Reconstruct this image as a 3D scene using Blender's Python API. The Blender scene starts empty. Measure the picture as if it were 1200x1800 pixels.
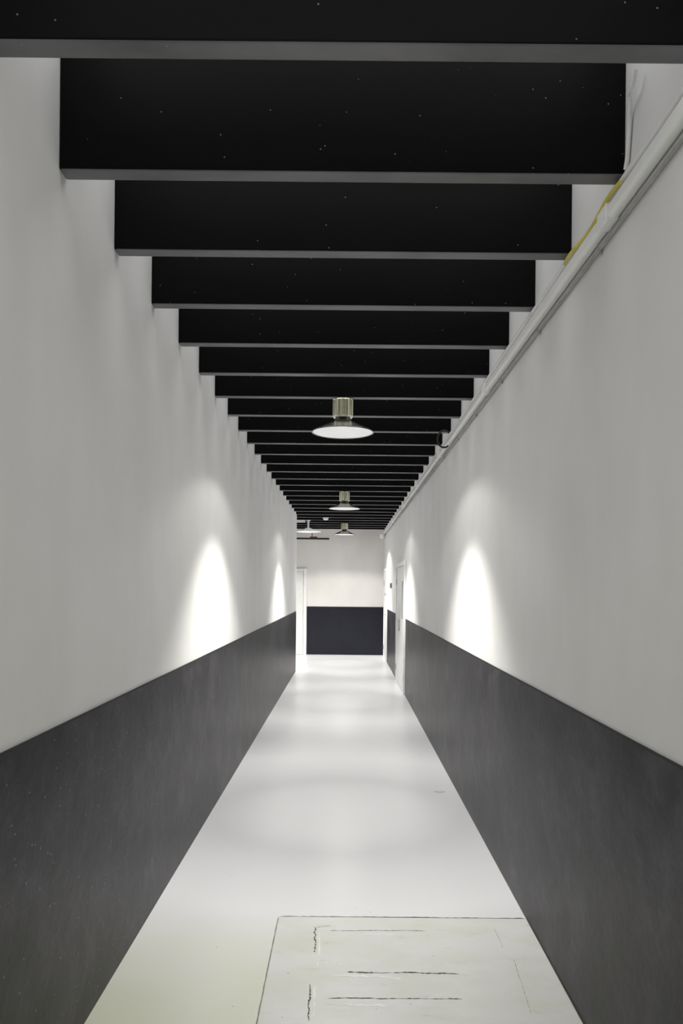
import bpy, bmesh, math, random
from mathutils import Matrix, Vector
random.seed(7)
C = bpy.context.scene.collection
PI = math.pi
# ---------------------------------------------------------------- layout (metres; camera eye at origin x/y)
H = 1.65
XL, XR = -0.974, 0.921
YB = -1.2            # open start of the corridor behind the viewer
YC = 14.75           # where the left wall stops
YE = 18.4            # end wall
XS = -4.2            # far side of the side passage
ZB = 3.04            # underside of beams
ZT = 3.42            # top of beams
ZC = 3.60            # ceiling
DADO = 1.165

# ---------------------------------------------------------------- materials
def new_mat(name):
    m = bpy.data.materials.new(name); m.use_nodes = True
    nt = m.node_tree; b = nt.nodes['Principled BSDF']
    return m, nt, b
def N(nt, t, **kw):
    n = nt.nodes.new(t)
    for k, v in kw.items(): setattr(n, k, v)
    return n
def pos(nt, scale=(1, 1, 1)):
    g = N(nt, 'ShaderNodeNewGeometry'); mp = N(nt, 'ShaderNodeMapping')
    mp.inputs['Scale'].default_value = scale
    nt.links.new(g.outputs['Position'], mp.inputs['Vector'])
    return mp.outputs['Vector']
def noise(nt, vec, scale, detail=4, rough=.55):
    n = N(nt, 'ShaderNodeTexNoise'); n.inputs['Scale'].default_value = scale
    n.inputs['Detail'].default_value = detail; n.inputs['Roughness'].default_value = rough
    nt.links.new(vec, n.inputs['Vector']); return n.outputs['Fac']
def ramp(nt, fac, stops):
    r = N(nt, 'ShaderNodeValToRGB'); e = r.color_ramp.elements
    while len(e) < len(stops): e.new(.5)
    for i, (p, c) in enumerate(stops):
        e[i].position = p; e[i].color = (*c, 1) if len(c) == 3 else c
    nt.links.new(fac, r.inputs['Fac']); return r.outputs['Color']
def mix(nt, fac, a, b, mode='MIX'):
    m = N(nt, 'ShaderNodeMix', data_type='RGBA', blend_type=mode)
    for s, v in ((m.inputs['Factor'], fac), (m.inputs['A'], a), (m.inputs['B'], b)):
        if isinstance(v, (int, float)): s.default_value = v
        elif isinstance(v, tuple): s.default_value = (*v, 1)
        else: nt.links.new(v, s)
    return m.outputs['Result']
def bump(nt, b, h, strength, dist=.01):
    n = N(nt, 'ShaderNodeBump'); n.inputs['Strength'].default_value = strength; n.inputs['Distance'].default_value = dist
    nt.links.new(h, n.inputs['Height']); nt.links.new(n.outputs['Normal'], b.inputs['Normal'])
def specks(nt, scale, size, thresh, st=(1, 1, 1)):
    v = N(nt, 'ShaderNodeTexVoronoi'); v.inputs['Scale'].default_value = scale
    nt.links.new(pos(nt, st), v.inputs['Vector'])
    lt = N(nt, 'ShaderNodeMath', operation='LESS_THAN'); lt.inputs[1].default_value = size
    nt.links.new(v.outputs['Distance'], lt.inputs[0])
    sp = N(nt, 'ShaderNodeSeparateColor'); nt.links.new(v.outputs['Color'], sp.inputs[0])
    gt = N(nt, 'ShaderNodeMath', operation='GREATER_THAN'); gt.inputs[1].default_value = thresh
    nt.links.new(sp.outputs[0], gt.inputs[0])
    mu = N(nt, 'ShaderNodeMath', operation='MULTIPLY')
    nt.links.new(lt.outputs[0], mu.inputs[0]); nt.links.new(gt.outputs[0], mu.inputs[1])
    return mu.outputs[0]
def simple(name, col, rough=.5, metal=0, var=.12, scale=8, emit=None, es=0):
    m, nt, b = new_mat(name)
    f = noise(nt, pos(nt), scale)
    lo = tuple(c*(1-var) for c in col); hi = tuple(min(1, c*(1+var)) for c in col)
    nt.links.new(ramp(nt, f, [(.3, lo), (.7, hi)]), b.inputs['Base Color'])
    b.inputs['Roughness'].default_value = rough; b.inputs['Metallic'].default_value = metal
    if emit:
        b.inputs['Emission Color'].default_value = (*emit, 1); b.inputs['Emission Strength'].default_value = es
    return m

def wall_mat(name='wall_paint', tint=(1, 1, 1)):
    m, nt, b = new_mat(name)
    a = noise(nt, pos(nt, (1, 1.0, .8)), 1.3, 5)
    cs = [(.735, .732, .72), (.782, .779, .772), (.812, .808, .806)]
    cs = [tuple(min(.9, x*t) for x, t in zip(c, tint)) for c in cs]
    c = ramp(nt, a, [(.3, cs[0]), (.5, cs[1]), (.7, cs[2])])
    s = noise(nt, pos(nt, (1.6, 1.6, .4)), 1.1, 3)
    c = mix(nt, .14, c, ramp(nt, s, [(.35, (.66, .66, .63)), (.6, (1, 1, 1))]), 'MULTIPLY')
    nt.links.new(c, b.inputs['Base Color']); b.inputs['Roughness'].default_value = .6
    bump(nt, b, noise(nt, pos(nt), 5, 3), .05, .02)
    return m
def dado_mat(name, k, tint, mottle=1):
    m, nt, b = new_mat(name)
    a = noise(nt, pos(nt, (1, .8, .8)), 4.0, 12, .76)
    cols = [(.008, .0078, .009), (.030, .0285, .032), (.088, .085, .091)]
    if mottle == 0: cols = [(.026, .026, .027), (.03, .03, .031), (.034, .034, .035)]
    cols = [tuple(x*k*t for x, t in zip(c, tint)) for c in cols]
    c = ramp(nt, a, [(.38, cols[0]), (.5, cols[1]), (.66, cols[2])])
    if mottle:
        c = mix(nt, specks(nt, 17, .16, .74, (1, .7, .8)), c, (.002, .002, .002))
        c = mix(nt, specks(nt, 30, .10, .88, (1, .7, 1)), c, (.15, .15, .15))
    nt.links.new(c, b.inputs['Base Color'])
    b.inputs['Roughness'].default_value = .38; b.inputs['Specular IOR Level'].default_value = .22
    if mottle: bump(nt, b, noise(nt, pos(nt, (1, .7, 1)), 18, 5, .6), .16, .012)
    return m
def floor_mat():
    m, nt, b = new_mat('floor_paint')
    a = noise(nt, pos(nt), .9, 4)
    c = ramp(nt, a, [(.3, (.785, .783, .81)), (.7, (.805, .803, .83))])
    y = noise(nt, pos(nt), 1.1, 3)
    g = N(nt, 'ShaderNodeNewGeometry'); sx = N(nt, 'ShaderNodeSeparateXYZ'); nt.links.new(g.outputs['Position'], sx.inputs[0])
    mr = N(nt, 'ShaderNodeMapRange'); mr.inputs['From Min'].default_value = 3.9; mr.inputs['From Max'].default_value = 2.8
    nt.links.new(sx.outputs['Y'], mr.inputs['Value'])
    mu = N(nt, 'ShaderNodeMath', operation='MULTIPLY'); nt.links.new(mr.outputs[0], mu.inputs[0]); nt.links.new(y, mu.inputs[1])
    c = mix(nt, mu.outputs[0], c, (.58, .61, .30))
    c = mix(nt, specks(nt, 14, .05, .93), c, (.4, .4, .38))
    nt.links.new(c, b.inputs['Base Color'])
    r = noise(nt, pos(nt), 1.2, 3)
    rr = N(nt, 'ShaderNodeMapRange'); rr.inputs['To Min'].default_value = .28; rr.inputs['To Max'].default_value = .33
    nt.links.new(r, rr.inputs['Value']); nt.links.new(rr.outputs[0], b.inputs['Roughness'])
    return m
def beam_mat(name, col, rough, spec):
    m, nt, b = new_mat(name)
    a = noise(nt, pos(nt, (.5, 1, 2)), 5, 5)
    c = ramp(nt, a, [(.3, tuple(x*.65 for x in col)), (.7, tuple(x*1.3 for x in col))])
    c = mix(nt, specks(nt, 24, .06, .5), c, (.22, .22, .21))
    nt.links.new(c, b.inputs['Base Color']); b.inputs['Roughness'].default_value = rough
    b.inputs['Specular IOR Level'].default_value = spec
    bump(nt, b, noise(nt, pos(nt), 30, 4), .1, .005)
    return m
def hatch_mat():
    m, nt, b = new_mat('hatch_paint')
    a = noise(nt, pos(nt, (1, 1.6, 1)), 3.5, 6, .6)
    c = ramp(nt, a, [(.3, (.68, .68, .62)), (.55, (.72, .72, .70)), (.75, (.75, .75, .76))])
    c = mix(nt, specks(nt, 22, .07, .88), c, (.2, .2, .18))
    s = noise(nt, pos(nt, (2, 9, 1)), 2.4, 6, .7)
    c = mix(nt, .5, c, ramp(nt, s, [(.60, (1, 1, 1)), (.72, (.66, .66, .6))]), 'MULTIPLY')
    nt.links.new(c, b.inputs['Base Color']); b.inputs['Roughness'].default_value = .3
    bump(nt, b, noise(nt, pos(nt), 12, 4), .08, .01)
    return m
M = dict(wall=wall_mat(), walle=wall_mat('end_wall_paint', (1.05, 1.03, 1.02)), dado=dado_mat('dark_dado_paint', .54, (1.02, .97, 1.12)), dadoe=dado_mat('navy_dado_paint', .5, (.9, .92, 1.4), 0), floor=floor_mat(),
    beam=beam_mat('beam_black_paint', (.0018, .0018, .0020), .5, .1), under=beam_mat('beam_underside_bounce_tone', (.118, .118, .125), .4, .5),  # underside colour lightened to hold light bounced up from the floor
    ceil=simple('ceiling_paint', (.5, .5, .5), .8), hatch=hatch_mat(),
    crack=simple('crack_dark', (.10, .10, .085), .9, scale=40), seamd=simple('seam_dark', (.03, .03, .026), .9, scale=40), seam=simple('seam_grey', (.25, .25, .22), .9),
    chip=simple('chipped_paint', (.80, .80, .78), .6), scrap=simple('scrap_pale', (.62, .62, .60), .7),
    door=simple('door_white', (.82, .82, .82), .4, var=.04), frame=simple('door_frame_white', (.86, .86, .86), .4, var=.04),
    grey=simple('grey_plate', (.22, .22, .23), .5), pale=simple('mid_grey_plastic', (.36, .36, .36), .5), metal=simple('handle_metal', (.55, .55, .56), .35, .8),
    trunk=simple('trunking_white', (.90, .90, .89), .25, var=.02, scale=4), white=simple('white_plastic', (.88, .88, .86), .4, var=.02),
    yellow=simple('yellow_cable', (.66, .58, .10), .45, scale=14), black=simple('black_rubber', (.012, .012, .012), .5),
    red=simple('red_brown', (.22, .06, .04), .5), alu=simple('ribbed_brassy_metal', (.80, .79, .64), .18, .95, var=.1, emit=(.9, .87, .6), es=.08),  # housing metal given a faint glow to imitate reflected light
    shade=simple('dark_shade_metal', (.14, .14, .13), .22, .9), glow=simple('diffuser_glow', (.7, .7, .7), .5, emit=(.97, .98, 1), es=.34),
    line=simple('dado_edge', (.008, .008, .008), .6))

# ---------------------------------------------------------------- helpers
def bx(bm, x0, x1, y0, y1, z0, z1, bev=0, mi=0, seg=2):
    r = bmesh.ops.create_cube(bm, size=1)
    vs = r['verts']
    for v in vs:
        v.co = Vector((x0+(v.co.x+.5)*(x1-x0), y0+(v.co.y+.5)*(y1-y0), z0+(v.co.z+.5)*(z1-z0)))
    fs = set(f for v in vs for f in v.link_faces)
    for f in fs: f.material_index = mi
    if bev:
        es = list(set(e for v in vs for e in v.link_edges))
        bmesh.ops.bevel(bm, geom=es, offset=bev, segments=seg, affect='EDGES', profile=.5)
def tube(bm, pts, r, seg=12, caps=True):
    pts = [Vector(p) for p in pts]; rings = []
    up = Vector((0, 0, 1))
    for i, p in enumerate(pts):
        t = (pts[min(i+1, len(pts)-1)]-pts[max(i-1, 0)]).normalized()
        a = t.cross(up)
        if a.length < .05: a = t.cross(Vector((1, 0, 0)))
        a.normalize(); b = t.cross(a).normalized()
        rings.append([bm.verts.new(p+a*r*math.cos(2*PI*k/seg)+b*r*math.sin(2*PI*k/seg)) for k in range(seg)])
    for i in range(len(rings)-1):
        for k in range(seg):
            bm.faces.new((rings[i][k], rings[i][(k+1) % seg], rings[i+1][(k+1) % seg], rings[i+1][k]))
    if caps: bm.faces.new(rings[0]); bm.faces.new(rings[-1][::-1])
def lathe(bm, prof, seg=48, wob=None, off=(0, 0, 0)):
    rings = []
    ox_, oy_, oz_ = off
    for (r, z) in prof:
        if r < 1e-5: rings.append([bm.verts.new((ox_, oy_, oz_+z))]); continue
        rings.append([bm.verts.new((ox_+(r*(wob(k) if wob else 1))*math.cos(2*PI*k/seg), oy_+(r*(wob(k) if wob else 1))*math.sin(2*PI*k/seg), oz_+z)) for k in range(seg)])
    for a, b in zip(rings, rings[1:]):
        for k in range(seg):
            k2 = (k+1) % seg
            if len(a) == 1: bm.faces.new((a[0], b[k2], b[k]))
            elif len(b) == 1: bm.faces.new((a[k], a[k2], b[0]))
            else: bm.faces.new((a[k], a[k2], b[k2], b[k]))
def obj(name, bm, mats, parent=None, smooth=False, label=None):
    bmesh.ops.recalc_face_normals(bm, faces=bm.faces[:])
    me = bpy.data.meshes.new(name); bm.to_mesh(me); bm.free()
    for m in (mats if isinstance(mats, list) else [mats]): me.materials.append(m)
    if smooth:
        for p in me.polygons: p.use_smooth = True
        try: me.set_sharp_from_angle(angle=math.radians(35))
        except Exception: pass
    o = bpy.data.objects.new(name, me); C.objects.link(o)
    if parent: o.parent = parent
    if label: o['label'] = label
    return o
def tag(o, label, cat, group=None, kind=None):
    o['label'] = label; o['category'] = cat
    if group: o['group'] = group
    if kind: o['kind'] = kind
    return o
def thing(name, label, cat, loc=(0, 0, 0), group=None, kind=None):
    o = bpy.data.objects.new(name, None); C.objects.link(o); o.location = loc; o.empty_display_size = .1
    return tag(o, label, cat, group, kind)
def copy_tree(o, loc, label):
    r = o.copy(); C.objects.link(r); r.location = loc; r['label'] = label
    for ch in list(o.children):
        c = ch.copy(); C.objects.link(c); c.parent = r
        for g in list(ch.children):
            d = g.copy(); C.objects.link(d); d.parent = c
    return r
def box_obj(name, dims, mat, parent=None, bev=0, label=None):
    bm = bmesh.new(); bx(bm, *dims, bev); return obj(name, bm, mat, parent, label=label)

# ---------------------------------------------------------------- setting
T = .2
S = 'structure'
tag(box_obj('floor', (XS-T, XR+T, YB, YE+T, -.1, 0), M['floor']), 'pale glossy painted corridor floor', 'floor', kind=S)
tag(box_obj('ceiling', (XS-T, XR+T, YB, YE+T, ZC, ZC+.1), M['ceil']), 'ceiling above the black beams', 'ceiling', kind=S)
tag(box_obj('wall_left', (XL-T, XL, YB, YC, 0, ZC), M['wall']), 'long white wall on the left of the corridor', 'wall', kind=S)
tag(box_obj('wall_right', (XR, XR+T, YB, YE, 0, ZC), M['wall']), 'long white wall on the right with pipes along its top', 'wall', kind=S)
tag(box_obj('wall_end', (XS-T, XR+T, YE, YE+T, 0, ZC), M['walle']), 'white wall closing the far end of the corridor', 'wall', kind=S)
tag(box_obj('wall_passage', (XS, XL-T, YC-T, YC, 0, ZC), M['wall']), 'wall of the side passage round the left corner', 'wall', kind=S)
tag(box_obj('wall_passage_end', (XS-T, XS, YC-T, YE, 0, ZC), M['wall']), 'far wall of the side passage', 'wall', kind=S)
def dado(name, dims, label, face, mat='dado'):
    bm = bmesh.new(); bx(bm, *dims)
    o = obj(name, bm, M[mat]); tag(o, label, 'wall panel', kind=S)
    x0, x1, y0, y1, z0, z1 = dims
    e = .0015
    if face == 'L': d = (x0, x1+e, y0, y1, z1, z1+.006)
    elif face == 'R': d = (x0-e, x1, y0, y1, z1, z1+.006)
    else: d = (x0, x1, y0-e, y1, z1, z1+.006)
    box_obj('top_edge', d, M['line'], o)
dado('trim_1', (XL, XL+.006, YB, YC, 0, DADO), 'dark painted band along the foot of the left wall', 'L')
dado('trim_2', (XR-.006, XR, YB, 11.58, 0, DADO), 'long dark painted band along the foot of the right wall', 'R')
dado('trim_3', (XR-.006, XR, 13.52, 16.72, 0, DADO), 'short dark painted band between the two right doors', 'R')
dado('trim_4', (-.95, XR-.008, YE-.008, YE, 0, DADO), 'dark navy painted band across the end wall', 'E', 'dadoe')

# doors on the right wall (face -x)
def door_right(name, y0, y1, ztop, label, split=None, panel=False):
    t = thing(name, label, 'door', (XR, (y0+y1)/2, 0), kind=S)
    c = (y0+y1)/2; a, b = y0-c, y1-c
    bm = bmesh.new(); fw = .07; pr = -.03
    bx(bm, pr, 0, a, a+fw, 0, ztop, .004); bx(bm, pr, 0, b-fw, b, 0, ztop, .004); bx(bm, pr, 0, a+fw, b-fw, ztop-fw, ztop, .004)
    obj('door_frame', bm, M['frame'], t)
    s0, s1 = a+fw+.006, b-fw-.006
    def leaf(p, q, handle_side, strip):
        l = box_obj('door_leaf', (-.018, -.002, p, q, .008, ztop-fw-.006), M['door'], t, .002)
        if strip:
            box_obj('glass_strip', (-.022, -.018, p+.3, p+.52, 1.15, 1.75), M['pale'], l)
        hy = q-.09 if handle_side > 0 else p+.09
        hb = bmesh.new(); bx(hb, -.027, -.018, hy-.02, hy+.02, .92, 1.12, .003)
        tube(hb, [(-.027, hy, 1.05), (-.068, hy, 1.05)], .009); tube(hb, [(-.065, hy+.005, 1.05), (-.065, hy-.11*handle_side, 1.05)], .009)
        obj('door_handle', hb, M['metal'], l)
        for z in (.25, 1.75):
            hg = bmesh.new(); y = p+.0 if handle_side > 0 else q
            tube(hg, [(-.025, y, z-.05), (-.025, y, z+.05)], .008); obj('hinge', hg, M['metal'], t)
    if split:
        m_ = a+split; leaf(s0, m_-.003, 1, panel); leaf(m_+.003, s1, -1, False)
    else: leaf(s0, s1, -1, False)
    return t
door_right('door_1', 11.6, 13.5, 2.07, 'white double door in the right wall nearer the viewer', split=1.15, panel=True)
d2 = door_right('door_2', 16.75, 17.9, 2.09, 'white single door at the far end of the right wall')
box_obj('lock_plate', (-.05, -.018, -.42, -.30, 1.47, 1.53), M['grey'], d2, .006)
# end wall door, partly seen past the left corner
t = thing('door_3', 'white door at the left of the end wall beyond the corner', 'door', (-1.46, YE, 0), kind=S)
bm = bmesh.new(); w = .5; fw = .07; zt = 2.09
bx(bm, -w, -w+fw, -.045, 0, 0, zt, .004); bx(bm, w-fw, w, -.045, 0, 0, zt, .004); bx(bm, -w+fw, w-fw, -.045, 0, zt-fw, zt, .004)
obj('door_frame', bm, M['frame'], t)
l = box_obj('door_leaf', (-w+fw+.006, w-fw-.006, -.025, -.002, .008, zt-fw-.006), M['door'], t, .002)
hb = bmesh.new(); bx(hb, -.36, -.32, -.034, -.025, .92, 1.12, .003); tube(hb, [(-.34, -.034, 1.05), (-.34, -.075, 1.05)], .009); tube(hb, [(-.345, -.072, 1.05), (-.23, -.072, 1.05)], .009)
obj('door_handle', hb, M['metal'], l)

# ---------------------------------------------------------------- ceiling beams
ordw = ['nearest', 'second', 'third', 'fourth', 'fifth', 'sixth', 'seventh', 'eighth', 'ninth', 'tenth', 'eleventh', 'twelfth', 'thirteenth', 'fourteenth', 'fifteenth', 'sixteenth', 'seventeenth', 'eighteenth', 'nineteenth', 'twentieth', 'twenty-first', 'twenty-second', 'twenty-third', 'twenty-fourth', 'twenty-fifth', 'twenty-sixth', 'twenty-seventh', 'farthest']
for i in range(28):
    yf = 2.0+.6*i
    x0 = XL if yf < YC else XS
    bm = bmesh.new()
    bx(bm, x0, XR, yf-.072, yf, ZB, ZC if i == 0 else ZT+.04, .007)
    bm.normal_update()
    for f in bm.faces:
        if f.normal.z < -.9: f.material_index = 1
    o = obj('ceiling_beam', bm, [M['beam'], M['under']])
    lab = {0: 'black ceiling beam nearest the viewer, cut by the top of the picture', 27: 'farthest black ceiling beam, just before the end wall'}.get(i, f'black ceiling beam, {ordw[i]} from the viewer')
    if i == 6: lab = 'black ceiling beam carrying the nearest pendant lamp, seventh from the viewer'
    tag(o, lab, 'beam', 'black beams across the ceiling')

# ---------------------------------------------------------------- pendant lamps
def make_lamp():
    t = thing('pendant_lamp', 'nearest and largest pendant lamp with ribbed housing and dark conical shade', 'lamp', group='pendant lamps down the corridor')
    bm = bmesh.new(); lathe(bm, [(0, 0), (.035, 0), (.035, -.012), (0, -.012)], 24); obj('mount', bm, M['shade'], t)
    bm = bmesh.new(); lathe(bm, [(0, -.012), (.073, -.012), (.075, -.02), (.075, -.135), (.069, -.145), (0, -.145)], 96, wob=lambda k: 1 if k % 4 < 2 else .94)
    obj('ribbed_housing', bm, M['alu'], t)
    bm = bmesh.new(); lathe(bm, [(.056, -.145), (.058, -.165), (.082, -.18), (.2285, -.248), (.2305, -.252), (.2285, -.256), (.222, -.253), (.08, -.186), (.05, -.168)], 64)
    obj('shade', bm, M['shade'], t, True)
    bm = bmesh.new(); lathe(bm, [(0, -.2485), (.220, -.2485), (.220, -.2515), (0, -.2515)], 64); obj('diffuser', bm, M['glow'], t)
    return t
lamp = make_lamp(); lamp.location = (-.035, 5.564, ZB)
copy_tree(lamp, (-.035, 10.964, ZB), 'middle pendant lamp with ribbed housing, second of three down the corridor')
copy_tree(lamp, (-.045, 16.364, ZB), 'smallest and farthest corridor pendant lamp, near the end wall')
# flat white lamp by the side passage
t = thing('pendant_lamp', 'flat white lamp on thin stem by the left corner, under a white conduit', 'lamp', (-.80, 15.764, ZB))
bm = bmesh.new(); lathe(bm, [(0, 0), (.045, 0), (.045, -.02), (0, -.02)], 24); obj('mount', bm, M['white'], t)
bm = bmesh.new(); tube(bm, [(0, 0, -.02), (0, 0, -.2)], .020); obj('stem', bm, M['white'], t, True)
bm = bmesh.new(); lathe(bm, [(0, -.16), (.06, -.17), (.11, -.20), (.27, -.235), (.275, -.24), (.27, -.245), (0, -.235)], 48); obj('shade', bm, M['white'], t, True)
bm = bmesh.new(); lathe(bm, [(0, -.243), (.25, -.243), (.25, -.247), (0, -.247)], 48); obj('diffuser', bm, M['glow'], t)
bm = bmesh.new(); tube(bm, [(-2.5, 15.70, ZB-.030), (-.86, 15.70, ZB-.030)], .028)
o = obj('conduit', bm, M['white'], None, True); tag(o, 'thick white conduit under the beams by the left corner', 'pipe')
# smoke detector under a beam
t = thing('smoke_detector', 'small round white detector under the far beams, right of the flat lamp', 'smoke detector', (-.42, 15.164, ZB))
bm = bmesh.new(); lathe(bm, [(0, 0), (.06, 0), (.06, -.015), (0, -.015)], 32); obj('base', bm, M['white'], t, True)
bm = bmesh.new(); lathe(bm, [(0, -.015), (.05, -.015), (.05, -.035), (.03, -.05), (0, -.052)], 32); obj('cap', bm, M['white'], t, True)
# dark rail
t = thing('hanging_rail', 'dark horizontal rail hanging by the left end of the end wall', 'rail', (-1.1, 17.564, ZB))
bm = bmesh.new(); bx(bm, -1.0, .70, -.02, .02, -.29, -.25, .004); obj('rail', bm, M['black'], t)
for x in (-.7, .3):
    bm = bmesh.new(); tube(bm, [(x, 0, 0), (x, 0, -.25)], .008); obj('hanger_rod', bm, M['black'], t)
bm = bmesh.new(); tube(bm, [(.25, 0, -.235), (.42, 0, -.235)], .016); obj('roller', bm, M['red'], t, True, label='red brown roller')

# ---------------------------------------------------------------- trunking and cables on the right wall
g = .0015
UP = .030
TZ = H+1.235+UP
t = thing('cable_trunking', 'long white cable trunking along the top of the right wall', 'trunking', (XR-g, 0, TZ))
bm = bmesh.new(); bx(bm, -.043, 0, YB, 18.3, 0, .050, .015, seg=4); obj('trunking_body', bm, M['trunk'], t, True)
for y in [2.62, 4.9, 7.3, 9.6, 12.0, 14.6]:
    bm = bmesh.new(); bx(bm, -.048, 0, y-.05, y+.05, -.004, .055, .008); obj('joint_cover', bm, M['white'], t)
bm = bmesh.new(); lathe(bm, [(0, 0), (.055, 0), (.06, -.01), (.06, -.09), (.05, -.105), (0, -.108)], 28, off=(-.062, 18.0, 0)); obj('end_box', bm, M['white'], t, True, label='small round white box under the far end')
pts = []
for k in range(22):      # loop springing out of the trunking
    a = math.radians(-50-265*k/21)
    pts.append((-.085+.058*math.cos(a), 6.55-.05*k/21, .022+.07*math.sin(a)))
bm = bmesh.new(); tube(bm, pts, .008, 10); obj('cable_loop', bm, M['black'], t, True, label='black cable loop sticking out')
t = thing('clipped_cable', 'thin cable in shadow grey, clipped to the right wall below the white trunking', 'cable', (XR-g, 0, TZ-.028))
bm = bmesh.new(); tube(bm, [(-.008, YB, 0), (-.008, 18.3, 0)], .006, 10); obj('cable', bm, M['pale'], t, True)  # grey tone stands in for the shadow line below the trunking
for k in range(18):
    y = 2.75+.87*k
    bm = bmesh.new(); bx(bm, -.016, 0, y-.006, y+.006, -.008, .008, .002); bx(bm, -.006, 0, y-.004, y+.004, -.018, -.008, .0015); obj('clip', bm, M['pale'], t)
bm = bmesh.new(); tube(bm, [(XR-.012, YB, H+1.368), (XR-.012, 18.3, H+1.368)], .009, 12)
tag(obj('conduit', bm, M['trunk'], None, True), 'narrow pale conduit just above the white trunking on the right wall', 'pipe')
pts = []
for k in range(36):
    y = 2.49+k*.018
    pts.append((XR-.030+.005*math.sin(y*14), y, H+1.334+.010*abs(math.sin(y*6.4+.6))))
bm = bmesh.new(); tube(bm, pts, .0075, 8)
tag(obj('yellow_cable', bm, M['yellow'], None, True), 'short wavy yellow cable lying on top of the white trunking', 'cable')
# bent white wire rising between the first beams
pts = [(XR-.010, 2.50, H+1.39), (XR-.010, 2.485, H+1.42), (XR-.010, 2.47, H+1.50), (XR-.012, 2.46, H+1.555), (XR-.022, 2.43, H+1.59), (XR-.03, 2.40, H+1.585), (XR-.03, 2.38, H+1.60), (XR-.03, 2.37, H+1.63)]
bm = bmesh.new(); tube(bm, pts, .007, 10)
tag(obj('bent_wire', bm, M['white'], None, True), 'bent white wire end rising up the wall between the first two beams', 'wire')
# small wall plate between the doors
t = thing('sign_plate', 'small grey plate high on the right wall between the doors', 'sign', (XR-g, 15.3, 1.69))
box_obj('backing', (-.03, 0, -.09, .09, -.05, .05), M['grey'], t, .006); box_obj('face', (-.034, -.03, -.07, .07, -.035, .035), M['metal'], t, .002)

# ---------------------------------------------------------------- floor hatch
hx0, hx1, hy0, hy1 = -.318, XR-.012, 2.35, 3.765
t = thing('floor_hatch', 'square painted trapdoor with cracked paint set into the floor', 'hatch', ((hx0+hx1)/2, (hy0+hy1)/2, 0))
ox, oy = t.location.x, t.location.y
def rag(bm, p, q, w, z, n=26, jit=.8, wand=.35):
    p = Vector(p); q = Vector(q); d = (q-p); nrm = Vector((-d.y, d.x)).normalized()
    prev = None; drift = 0
    for i in range(n+1):
        drift = .8*drift+random.uniform(-w, w)*wand
        c = p+d*i/n+nrm*drift
        ww = w*random.uniform(1-jit, 1)*(0.25 if i in (0, n) else 1)/2
        a, b = c+nrm*ww, c-nrm*ww
        cur = (bm.verts.new((a.x-ox, a.y-oy, z)), bm.verts.new((b.x-ox, b.y-oy, z)))
        if prev: bm.faces.new((prev[0], prev[1], cur[1], cur[0]))
        prev = cur
bm = bmesh.new(); bx(bm, hx0-ox, hx1-ox, hy0-oy, hy1-oy, 0, .006, .0015); obj('panel', bm, M['hatch'], t)
bm = bmesh.new()
rag(bm, (hx0+.0, hy1+.008), (hx1, hy1+.008), .022, .0015, 60, .45, .05)
obj('seam', bm, M['seamd'], t)
bm = bmesh.new(); rag(bm, (hx0-.004, hy0), (hx0-.004, hy1+.006), .006, .0015, 60, .4, .08); obj('seam', bm, M['seam'], t)
def fl(px, py):
    dx, dy = px-608, py-1032
    dx, dy = dx+.0095*dy, dy-.0095*dx
    Y = 1328*H/dy; return (dx*Y/1328, Y)
cr = [((580, 1638), (748, 1638), .006), ((610, 1711), (806, 1713), .012), ((575, 1757), (812, 1759), .008), ((554, 1632), (553, 1676), .010),
      ((545, 1733), (541, 1797), .010), ((556, 1632), (580, 1630), .004), ((868, 1634), (884, 1668), .003), ((903, 1690), (935, 1790), .003)]
for p, q, w in cr:
    bm = bmesh.new(); rag(bm, fl(*p), fl(*q), w, .0068, 46, .97, .25); obj('crack', bm, M['crack'] if w > .007 else M['seam'], t)
for p, q, w in [((585, 1718), (705, 1722), .018), ((560, 1692), (610, 1700), .010), ((575, 1766), (680, 1770), .016), ((640, 1645), (690, 1646), .010), ((560, 1640), (560, 1700), .009), ((553, 1735), (552, 1790), .009)]:
    bm = bmesh.new(); rag(bm, fl(*p), fl(*q), w, .0065, 18, .8, .3); obj('chipped_paint', bm, M['chip'], t)
# scrap on the floor
bm = bmesh.new(); cx, cy = fl(772, 1392); vs = []
for k in range(14):
    a = 2*PI*k/14; r = random.uniform(.6, 1)
    vs.append(bm.verts.new((cx+.05*r*math.cos(a), cy+.03*r*math.sin(a), .003+.003*math.sin(a*2)**2)))
f = bm.faces.new(vs); ex = bmesh.ops.extrude_face_region(bm, geom=[f])
for v in ex['geom']:
    if isinstance(v, bmesh.types.BMVert): v.co.z -= .003
tag(obj('paper_scrap', bm, M['scrap']), 'small pale scrap lying on the floor near the right wall', 'scrap')

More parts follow.
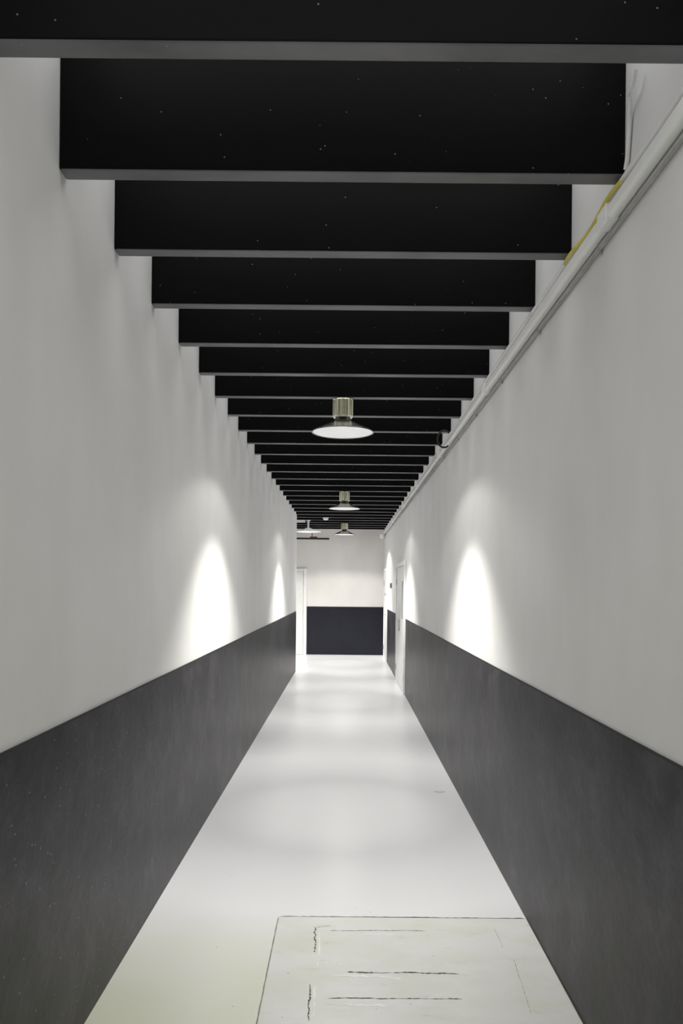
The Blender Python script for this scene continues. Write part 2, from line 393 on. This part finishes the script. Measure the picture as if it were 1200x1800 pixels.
# ---------------------------------------------------------------- lights
def spot(x, y, z, w, size, blend, col=(1, .985, .91), soft=.05, bat=None):
    l = bpy.data.lights.new('lamp_light', 'SPOT'); l.energy = w; l.spot_size = math.radians(size); l.spot_blend = blend; l.color = col; l.shadow_soft_size = soft
    if bat:      # batwing light distribution of the reflector
        l.use_nodes = True; nt = l.node_tree; em = nt.nodes['Emission']
        g_ = nt.nodes.new('ShaderNodeNewGeometry'); sp = nt.nodes.new('ShaderNodeSeparateXYZ'); ab = nt.nodes.new('ShaderNodeMath'); ab.operation = 'ABSOLUTE'
        mr = nt.nodes.new('ShaderNodeMapRange'); mr.inputs['From Min'].default_value = .84; mr.inputs['From Max'].default_value = .95
        mr.inputs['To Min'].default_value = 1; mr.inputs['To Max'].default_value = bat
        nt.links.new(g_.outputs['Incoming'], sp.inputs[0]); nt.links.new(sp.outputs['Z'], ab.inputs[0]); nt.links.new(ab.outputs[0], mr.inputs['Value']); nt.links.new(mr.outputs[0], em.inputs['Strength'])
    o = bpy.data.objects.new('lamp_light', l); C.objects.link(o); o.location = (x, y, z)
for y in (.16, 5.564, 10.964, 16.364):
    k = .4 if y < 1 else (1.15 if y > 16 else 1)
    spot(-.035, y, ZB-.262, 380*k, 107, .5, bat=.26)
    spot(-.035, y, ZB-.262, (32 if y < 16 else 100)*k, 146, .2)
spot(-.80, 15.764, ZB-.262, 60, 150, .5)
spot(-2.8, 16.4, ZB-.262, 130, 150, .5)
def area(x, y, z, sx, sy, w):
    l = bpy.data.lights.new('fill_light', 'AREA'); l.shape = 'RECTANGLE'; l.size = sx; l.size_y = sy; l.energy = w; l.color = (.995, .99, 1)
    o = bpy.data.objects.new('fill_light', l); C.objects.link(o); o.location = (x, y, z)
area((XL+XR)/2, (2.05+YE)/2, ZC-.02, 1.8, YE-2.1, 138)     # added unseen fill shining down between the beams, no fixture there
area((XL+XR)/2, (YB+1.9)/2, ZC-.02, 1.8, 1.9-YB, 12)  # same added fill over the viewer's end

w = bpy.data.worlds.new('world'); bpy.context.scene.world = w; w.use_nodes = True
w.node_tree.nodes['Background'].inputs['Color'].default_value = (.97, .975, 1, 1)
w.node_tree.nodes['Background'].inputs['Strength'].default_value = .85

# ---------------------------------------------------------------- camera
cam = bpy.data.cameras.new('camera'); co = bpy.data.objects.new('camera', cam); C.objects.link(co)
cam.sensor_width = 36; cam.lens = 1328/1800*36
cam.shift_x = -8/1800; cam.shift_y = 132/1800; cam.clip_start = .05
co.matrix_world = Matrix.Translation((0, 0, H)) @ Matrix.Rotation(PI/2, 4, 'X') @ Matrix.Rotation(.0095, 4, 'Z')
bpy.context.scene.camera = co
bpy.context.scene.view_settings.view_transform = 'Standard'
